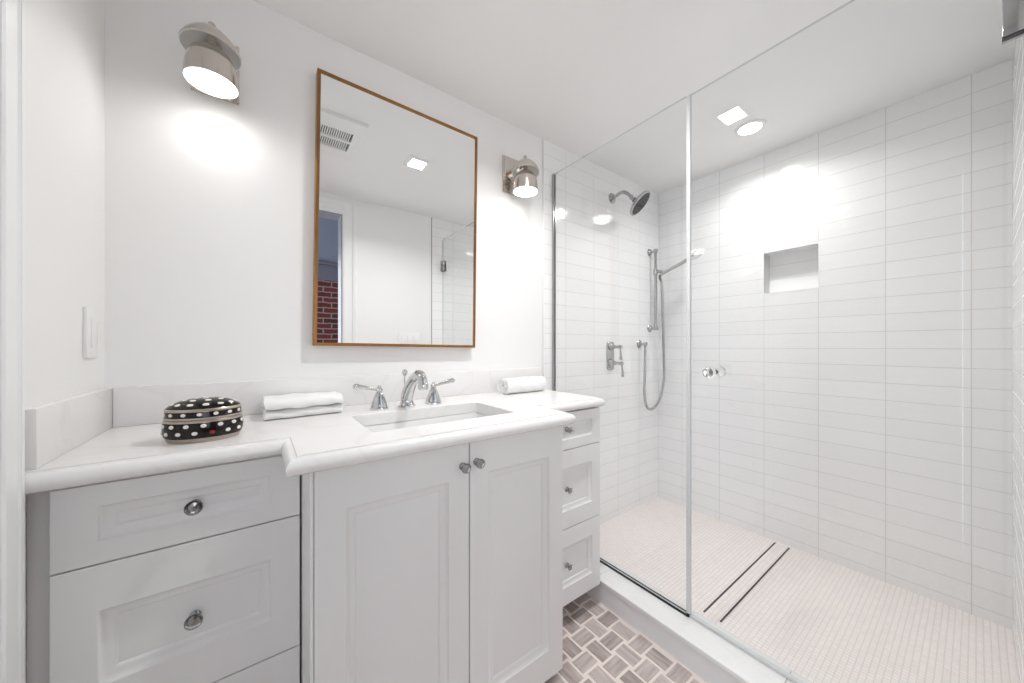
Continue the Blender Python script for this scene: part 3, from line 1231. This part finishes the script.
# clear round knob on both sides
for s in (-1, 1):
    bm = BM()
    lathe(bm, [(0, .0003), (.009, .0003), (.009, .006), (0, .006)], c=(XG + s * HT, .556, 1.03), d=(s, 0, 0), seg=28, mi=0)
    lathe(bm, [(0, .0063), (.010, .0065), (.011, .012), (.017, .020), (.0205, .030), (.0205, .040), (.018, .046), (.010, .049), (0, .0495)], c=(XG + s * HT, .556, 1.03), d=(s, 0, 0), seg=36, mi=1)
    obj('knob', bm, ['chrome_soft', 'crystal'], gd, label='clear crystal knob')
# hinge at the top, by the doorway wall
bm = BM()
for s in (-1, 1):
    a, b = sorted((XG + s * .0052, XG + s * .016))
    box(bm, a, b, YF + .0122, -.034, 1.790, 1.882, .0015)
box(bm, XG - .006, XG + .006, YF + .0003, YF + .0115, 1.794, 1.878, .001)
box(bm, XG - .022, XG + .022, YF + .0003, YF + .005, 1.790, 1.882, .001)
lathe(bm, [(.006, 1.792), (.006, 1.880)], c=(XG - .018, YF + .012, 0), seg=20)
box(bm, XG - .0165, XG - .005, YF + .0125, -.0335, 1.7865, 1.7898, mi=1)
obj('hinge', bm, ['chrome_soft', 'black'], gd, label='square chrome hinge')

# linear drain
dr = thing('linear_drain', 'long tile-in linear drain running across the shower floor', 'drain', (1.92, .644, .01))
bm = BM()
for y in (.612, .676):
    box(bm, 1.496, 2.352, y - .0035, y + .0035, .0085, .0112)
obj('slot', bm, 'black', dr, label='pair of narrow dark slots')
bm = BM()
box(bm, 1.497, 2.351, .6165, .6715, .0085, .0108)
obj('tile_insert', bm, 'mosaic', dr)

# ------------------------------------------------------------------ shower fittings
WY = YB - .006
sh = thing('overhead_shower', 'round chrome rain shower head on a bent arm high on the shower wall', 'shower head', (1.827, WY, 2.083))
bm = BM()
lathe(bm, [(0, 0), (.033, 0), (.033, .003), (.028, .008), (.016, .012), (.0125, .016), (.0125, .02), (0, .02)], c=(1.827, WY - .0002, 2.078), d=(0, -1, 0), seg=36)
obj('flange', bm, 'chrome_soft', sh)
bm = BM()
tube(bm, smooth_path([(1.827, WY - .015, 2.078), (1.827, WY - .05, 2.088), (1.827, WY - .085, 2.088), (1.827, WY - .118, 2.066), (1.827, WY - .150, 2.030)], 8), .0105, 20)
lathe(bm, [(.010, 0), (.0145, .003), (.0145, .016), (.011, .020), (.011, .026), (.016, .033), (.016, .042), (0, .046)], c=(1.827, WY - .140, 2.041), d=(0, -.66, -.75), seg=24)
obj('arm', bm, 'chrome_soft', sh)
hd = Vector((.32, -.66, -.68)).normalized()
hc = Vector((1.827, WY - .1605, 2.0195)) + hd * .012
bm = BM()
lathe(bm, [(.016, 0), (.024, .004), (.046, .014), (.070, .025), (.078, .031), (.080, .038), (.079, .044), (.075, .046), (.072, .0455)], c=hc, d=hd, seg=56, mi=0)
lathe(bm, [(.0722, .0440), (.070, .0462), (.040, .0475), (0, .0478)], c=hc, d=hd, seg=48, mi=1)
mt = axis_mtx(hc, hd)
for ring, cnt in ((.022, 8), (.042, 14), (.062, 20)):
    for k in range(cnt):
        a = 2 * PI * k / cnt
        lathe(bm, [(.0024, .0455), (.0022, .0498), (0, .0502)], mtx=mt @ Matrix.Translation((ring * math.cos(a), ring * math.sin(a), 0)), seg=6, mi=2)
obj('spray_head', bm, ['chrome_soft', 'nozzle', 'chrome_soft'], sh)

# valve with two levers
vx = 1.808
val = thing('shower_valve', 'chrome two lever shower valve on an upright rounded plate', 'shower valve', (vx, WY, .97))
bm = BM()
pl = rrect(vx - .035, vx + .035, .972, 1.155, .022, 6)
a = [bm.verts.new((x, WY - .0002, z)) for x, z in pl]
b = [bm.verts.new((x, WY - .006, z)) for x, z in pl]
pl2 = rrect(vx - .032, vx + .032, .975, 1.152, .020, 6)
c_ = [bm.verts.new((x, WY - .009, z)) for x, z in pl2]
for p, q in ((a, b), (b, c_)):
    for i in range(len(p)):
        j = (i + 1) % len(p)
        bm.faces.new([p[i], p[j], q[j], q[i]])
bm.faces.new(a)
bm.faces.new(c_)
obj('plate', bm, 'chrome_soft', val)
for zc, rr, pr_ in ((1.121, .022, .072), (1.018, .027, .084)):
    bm = BM()
    lathe(bm, [(rr, 0), (rr, .006), (rr * .85, .012), (rr * .6, .016), (rr * .5, .030), (.010, .038), (.009, pr_ - .016), (.0115, pr_ - .013), (.0115, pr_ + .004), (.008, pr_ + .009), (0, pr_ + .010)], c=(vx, WY - .0085, zc), d=(0, -1, 0), seg=32)
    yy = WY - .0085 - pr_ + .004
    tube(bm, smooth_path([(vx + .001, yy, zc + .003), (vx + .002, yy - .002, zc - .02), (vx + .003, yy - .004, zc - .055), (vx + .004, yy - .005, zc - .082)], 6), [.0052, .0052, .0070, .0100], 18)
    obj('lever', bm, 'chrome_soft', val)

# slide bar, hand shower, hose
bx, by = 2.255, WY - .048
sb = thing('slide_bar', 'vertical chrome slide bar with two wall brackets beside the shower corner', 'slide bar', (bx, WY, 1.22))
bm = BM()
tube(bm, [(bx, by, 1.238), (bx, by, 1.812)], .0108, 20)
obj('rail', bm, 'chrome_soft', sb)
for z in (1.252, 1.798):
    bm = BM()
    lathe(bm, [(0, 0), (.027, 0), (.027, .004), (.022, .010), (.012, .016), (.0095, .022), (.0095, .034), (.014, .037), (.014, .060), (.010, .063), (0, .064)], c=(bx, WY - .0002, z), d=(0, -1, 0), seg=32)
    obj('bracket', bm, 'chrome_soft', sb)
bm = BM()
lathe(bm, [(.0155, 1.628), (.0165, 1.631), (.0165, 1.668), (.0155, 1.671)], c=(bx, by, 0), seg=24)
tube(bm, [(bx, by - .012, 1.65), (bx - .002, by - .030, 1.648), (bx - .003, by - .046, 1.645)], [.011, .009, .012], 18)
obj('cradle', bm, 'chrome_soft', sb)

hs = thing('hand_shower', 'slim chrome hand shower with a white face resting in the slide bar cradle', 'hand shower', (bx, by - .06, 1.62))
p0 = Vector((bx - .003, by - .058, 1.632))
p1 = Vector((bx - .010, by - .250, 1.695))
dirh = (p1 - p0).normalized()
bm = BM()
tube(bm, [p0 - dirh * .018, p0, p0.lerp(p1, .25), p0.lerp(p1, .6), p0.lerp(p1, .9), p1], [.0090, .0105, .0100, .0115, .0135, .0130], 20)
obj('grip', bm, 'chrome_soft', hs)
bm = BM()
fd = Vector((-.10, -.45, -.88)).normalized()
hcn = p1 + dirh * .030 + Vector((0, 0, .012))
lathe(bm, [(0, -.012), (.016, -.010), (.032, -.002), (.038, .008), (.037, .016), (.034, .018)], c=hcn, d=fd, seg=36, mi=0)
lathe(bm, [(.0338, .0165), (.031, .0195), (0, .021)], c=hcn, d=fd, seg=36, mi=1)
obj('spray_head', bm, ['chrome_soft', 'plastic'], hs)

ox, oz = 2.128, 1.141
hose = thing('shower_hose', 'long flexible metal hose hanging in a loop from the wall outlet', 'hose', (ox, WY, .70))
bm = BM()
lathe(bm, [(0, 0), (.028, 0), (.028, .004), (.022, .011), (.012, .015), (.010, .02), (.010, .036), (.014, .039), (.014, .056), (0, .060)], c=(ox, WY - .0002, oz), d=(0, -1, 0), seg=32)
lathe(bm, [(.009, oz + .004), (.0095, oz - .012), (.008, oz - .026), (.007, oz - .034)][::-1], c=(ox, WY - .047, 0), seg=20)
obj('wall_outlet', bm, 'chrome_soft', hose)
bm = BM()
start = p0 - dirh * .020
hp = smooth_path([start, start + Vector((-.001, .006, -.020)), (bx + .006, by - .042, 1.56), (bx + .018, by - .042, 1.40), (bx + .040, by - .034, 1.20), (bx + .080, by - .016, 1.00), (bx + .088, by - .010, .88),
                  (bx + .045, by - .006, .750), (bx - .035, by - .002, .690), (bx - .105, by + .000, .705), (ox - .008, by + .002, .80), (ox - .004, by + .001, .95), (ox, WY - .047, oz - .036)], 16)
n = len(hp)
# dense resample for the ribbing
dense = []
for a, b in zip(hp, hp[1:]):
    dense.append(a)
    dense.append((a + b) / 2)
dense.append(hp[-1])
tube(bm, dense, [(.0080 if k % 2 else .0094) for k in range(len(dense))], 12)
obj('tube', bm, 'chrome_soft', hose)

# ------------------------------------------------------------------ things on the counter
# oval lidded box
BX, BY = -.107, 1.100
bxo = thing('lidded_box', 'black oval lidded box with white polka dots on the countertop', 'box', (BX, BY, TOP))
rotb = Matrix.Translation((BX, BY, TOP)) @ Matrix.Rotation(math.radians(-4), 4, 'Z')
AX, AY = .0715, .056


def oval_pt(a, r, z):
    return rotb @ Vector((AX * r * math.cos(a), AY * r * math.sin(a), z * 1.07))


def oval_lathe(bm, prof, seg=56):
    rings = []
    for r, z, mi in prof:
        rings.append(([bm.verts.new(oval_pt(2 * PI * i / seg, r, z)) for i in range(seg)] if r > 1e-6 else [bm.verts.new(rotb @ Vector((0, 0, z * 1.07)))], mi))
    for (a, m0), (b, m1) in zip(rings, rings[1:]):
        for i in range(seg):
            j = (i + 1) % seg
            if len(b) == 1:
                f = bm.faces.new([a[i], a[j], b[0]])
            else:
                f = bm.faces.new([a[i], a[j], b[j], b[i]])
            f.material_index = m1
    if len(rings[0][0]) > 1:
        bm.faces.new(rings[0][0]).material_index = rings[0][1]
    if len(rings[-1][0]) > 1:
        bm.faces.new(rings[-1][0]).material_index = rings[-1][1]


def dot(bm, c, nrm, rad, mi, sq=1.25):
    nrm = nrm.normalized()
    up = Vector((0, 0, 1))
    t = up.cross(nrm)
    t = t.normalized() if t.length > 1e-3 else Vector((1, 0, 0))
    b = nrm.cross(t)
    ce = bm.verts.new(c + nrm * .0011)
    k = 14
    o1 = [bm.verts.new(c + nrm * .0007 + t * rad * .85 * sq * math.cos(2 * PI * i / k) + b * rad * .85 * math.sin(2 * PI * i / k)) for i in range(k)]
    o2 = [bm.verts.new(c - nrm * .0012 + t * rad * sq * math.cos(2 * PI * i / k) + b * rad * math.sin(2 * PI * i / k)) for i in range(k)]
    for i in range(k):
        j = (i + 1) % k
        bm.faces.new([o1[i], o1[j], ce]).material_index = mi
        bm.faces.new([o2[i], o2[j], o1[j], o1[i]]).material_index = mi


def side_nrm(a, dz=0.0):
    v = Vector((math.cos(a) / AX, math.sin(a) / AY, 0)).normalized()
    return (rotb.to_3x3() @ Vector((v.x, v.y, dz))).normalized()


def even_angles(n, off):
    return [math.atan2(AX * math.sin(t), AY * math.cos(t)) if False else t for t in [2 * PI * (k + off) / n for k in range(n)]]


bm = BM()
oval_lathe(bm, [(.90, 0.0, 1), (.92, .0015, 1), (.955, .007, 1), (.965, .0095, 1), (1.0, .012, 0), (1.03, .020, 0), (1.03, .034, 0), (1.005, .0425, 0), (1.0, .0435, 1), (1.01, .046, 1), (.985, .0475, 1), (.90, .048, 1)])
nd = 15
for k in range(nd):
    for row, (z, rf) in enumerate(((.021, 1.031), (.036, 1.026))):
        t = 2 * PI * (k + .5 * row) / nd
        red = (row == 0 and k == 12)
        dot(bm, oval_pt(t, rf, z), side_nrm(t), .0046, 3 if red else 2)
obj('base', bm, ['glaze_black', 'rim', 'glaze_white', 'glaze_red'], bxo)
bm = BM()
oval_lathe(bm, [(.90, .0485, 1), (.985, .0488, 1), (1.0, .0505, 1), (.985, .0530, 1), (.975, .054, 0), (.975, .0655, 0), (.97, .067, 1), (.98, .069, 1), (.955, .0715, 1), (.93, .0735, 0), (.82, .0795, 0), (.62, .0855, 0), (.38, .0892, 0), (.16, .0905, 0), (0, .0908, 0)])
for k in range(15):
    t = 2 * PI * (k + .25) / 15
    dot(bm, oval_pt(t, .977, .0600), side_nrm(t), .0042, 2)
for cnt, r, z, off, dz in ((13, .80, .0803, .1, 3.2), (8, .50, .0876, .4, 6), (4, .2, .0903, .2, 20)):
    for k in range(cnt):
        t = 2 * PI * (k + off) / cnt
        dot(bm, oval_pt(t, r, z), side_nrm(t, dz), .0050, 2, 1.3)
obj('lid', bm, ['glaze_black', 'rim', 'glaze_white'], bxo)


def cloth_sweep(path, widths, p0, du, thick, name, label, group, nw=26, wob=.0016):
    """sheet of cloth of the given thickness: 2D section path (s, z) swept along du"""
    bm = BM()
    pts = smooth_path([(a, b, 0) for a, b in path], 6)
    n = len(pts)
    nor = []
    for i in range(n):
        t = (pts[min(i + 1, n - 1)] - pts[max(i - 1, 0)]).normalized()
        nor.append(Vector((-t.y, t.x, 0)))
    top = [p + q * thick / 2 for p, q in zip(pts, nor)]
    bot = [p - q * thick / 2 for p, q in zip(pts, nor)]
    sec = top + bot[::-1]
    du = Vector(du)
    ds = Vector((-du.y, du.x, 0))
    rings = []
    for k in range(nw + 1):
        w = widths[0] + (widths[1] - widths[0]) * k / nw
        end = min(k, nw - k) / nw
        rings.append([])
        for i, s in enumerate(sec):
            wb = wob * math.sin(w * 90 + i * .35) + wob * .7 * math.sin(w * 37 + i * .11 + 1)
            jit = .003 * math.sin(i * .21 + 2) if k in (0, nw) else 0
            rings[-1].append(bm.verts.new(Vector(p0) + du * (w + jit) + ds * (s.x + wb * .5) + Vector((0, 0, max(.0006, s.y + wb * (1 if s.y > .004 else 0))))))
    m = len(sec)
    for a, b in zip(rings, rings[1:]):
        for i in range(m):
            j = (i + 1) % m
            bm.faces.new([a[i], a[j], b[j], b[i]])
    for rg in (rings[0], rings[-1]):
        h = m // 2
        for i in range(h - 1):
            bm.faces.new([rg[i], rg[i + 1], rg[m - 2 - i], rg[m - 1 - i]])
    o = obj(name, bm, 'towel', None, label=label, cat='towel', group=group, angle=70)
    return o


# folded hand towel: a serpentine fold, rounded fold towards the camera
d0, d1 = 0.0, .130
path = [(d1, .006), (.07, .006), (d0 + .012, .006), (d0, .0125), (d0 + .012, .0185), (.07, .0185), (d1 - .012, .0185), (d1, .026), (d1 - .014, .0335), (.07, .034),
        (d0 + .010, .0335)]
path2 = [(d1 - .004, .0065), (.07, .006), (.014, .0065), (.002, .013), (.014, .0195), (.07, .0195), (.118, .0195), (.127, .027), (.118, .0345), (.07, .0355), (.006, .034), (-.006, .0375), (-.004, .0455), (.012, .0500), (.07, .0505), (d1, .048)]
path2 = [(a, b * 1.1) for a, b in path2]
cloth_sweep(path2, (0, .210), (.012, 1.236, TOP), Vector((1, .055, 0)).normalized(), .0126, 'folded_towel',
            'white folded towel lying flat on the countertop left of the faucet', None)
# rolled towel
path3 = []
turns = 2.6
for k in range(int(turns * 12) + 1):
    a = k / 12 * 2 * PI
    r = .004 + .0132 * k / 12
    path3.append((.038 + r * 1.12 * math.cos(a + PI * .9), .0345 + r * math.sin(a + PI * .9)))
last = path3[-1]
bmz = min(p[1] for p in path3)
path3 = [(p[0], p[1] - bmz + .0055) for p in path3]
cloth_sweep(path3, (0, .232), (.902, 1.252, TOP), Vector((1, .02, 0)).normalized(), .0122, 'rolled_towel',
            'white rolled towel on the right end of the countertop beside the glass', None, wob=.0012)
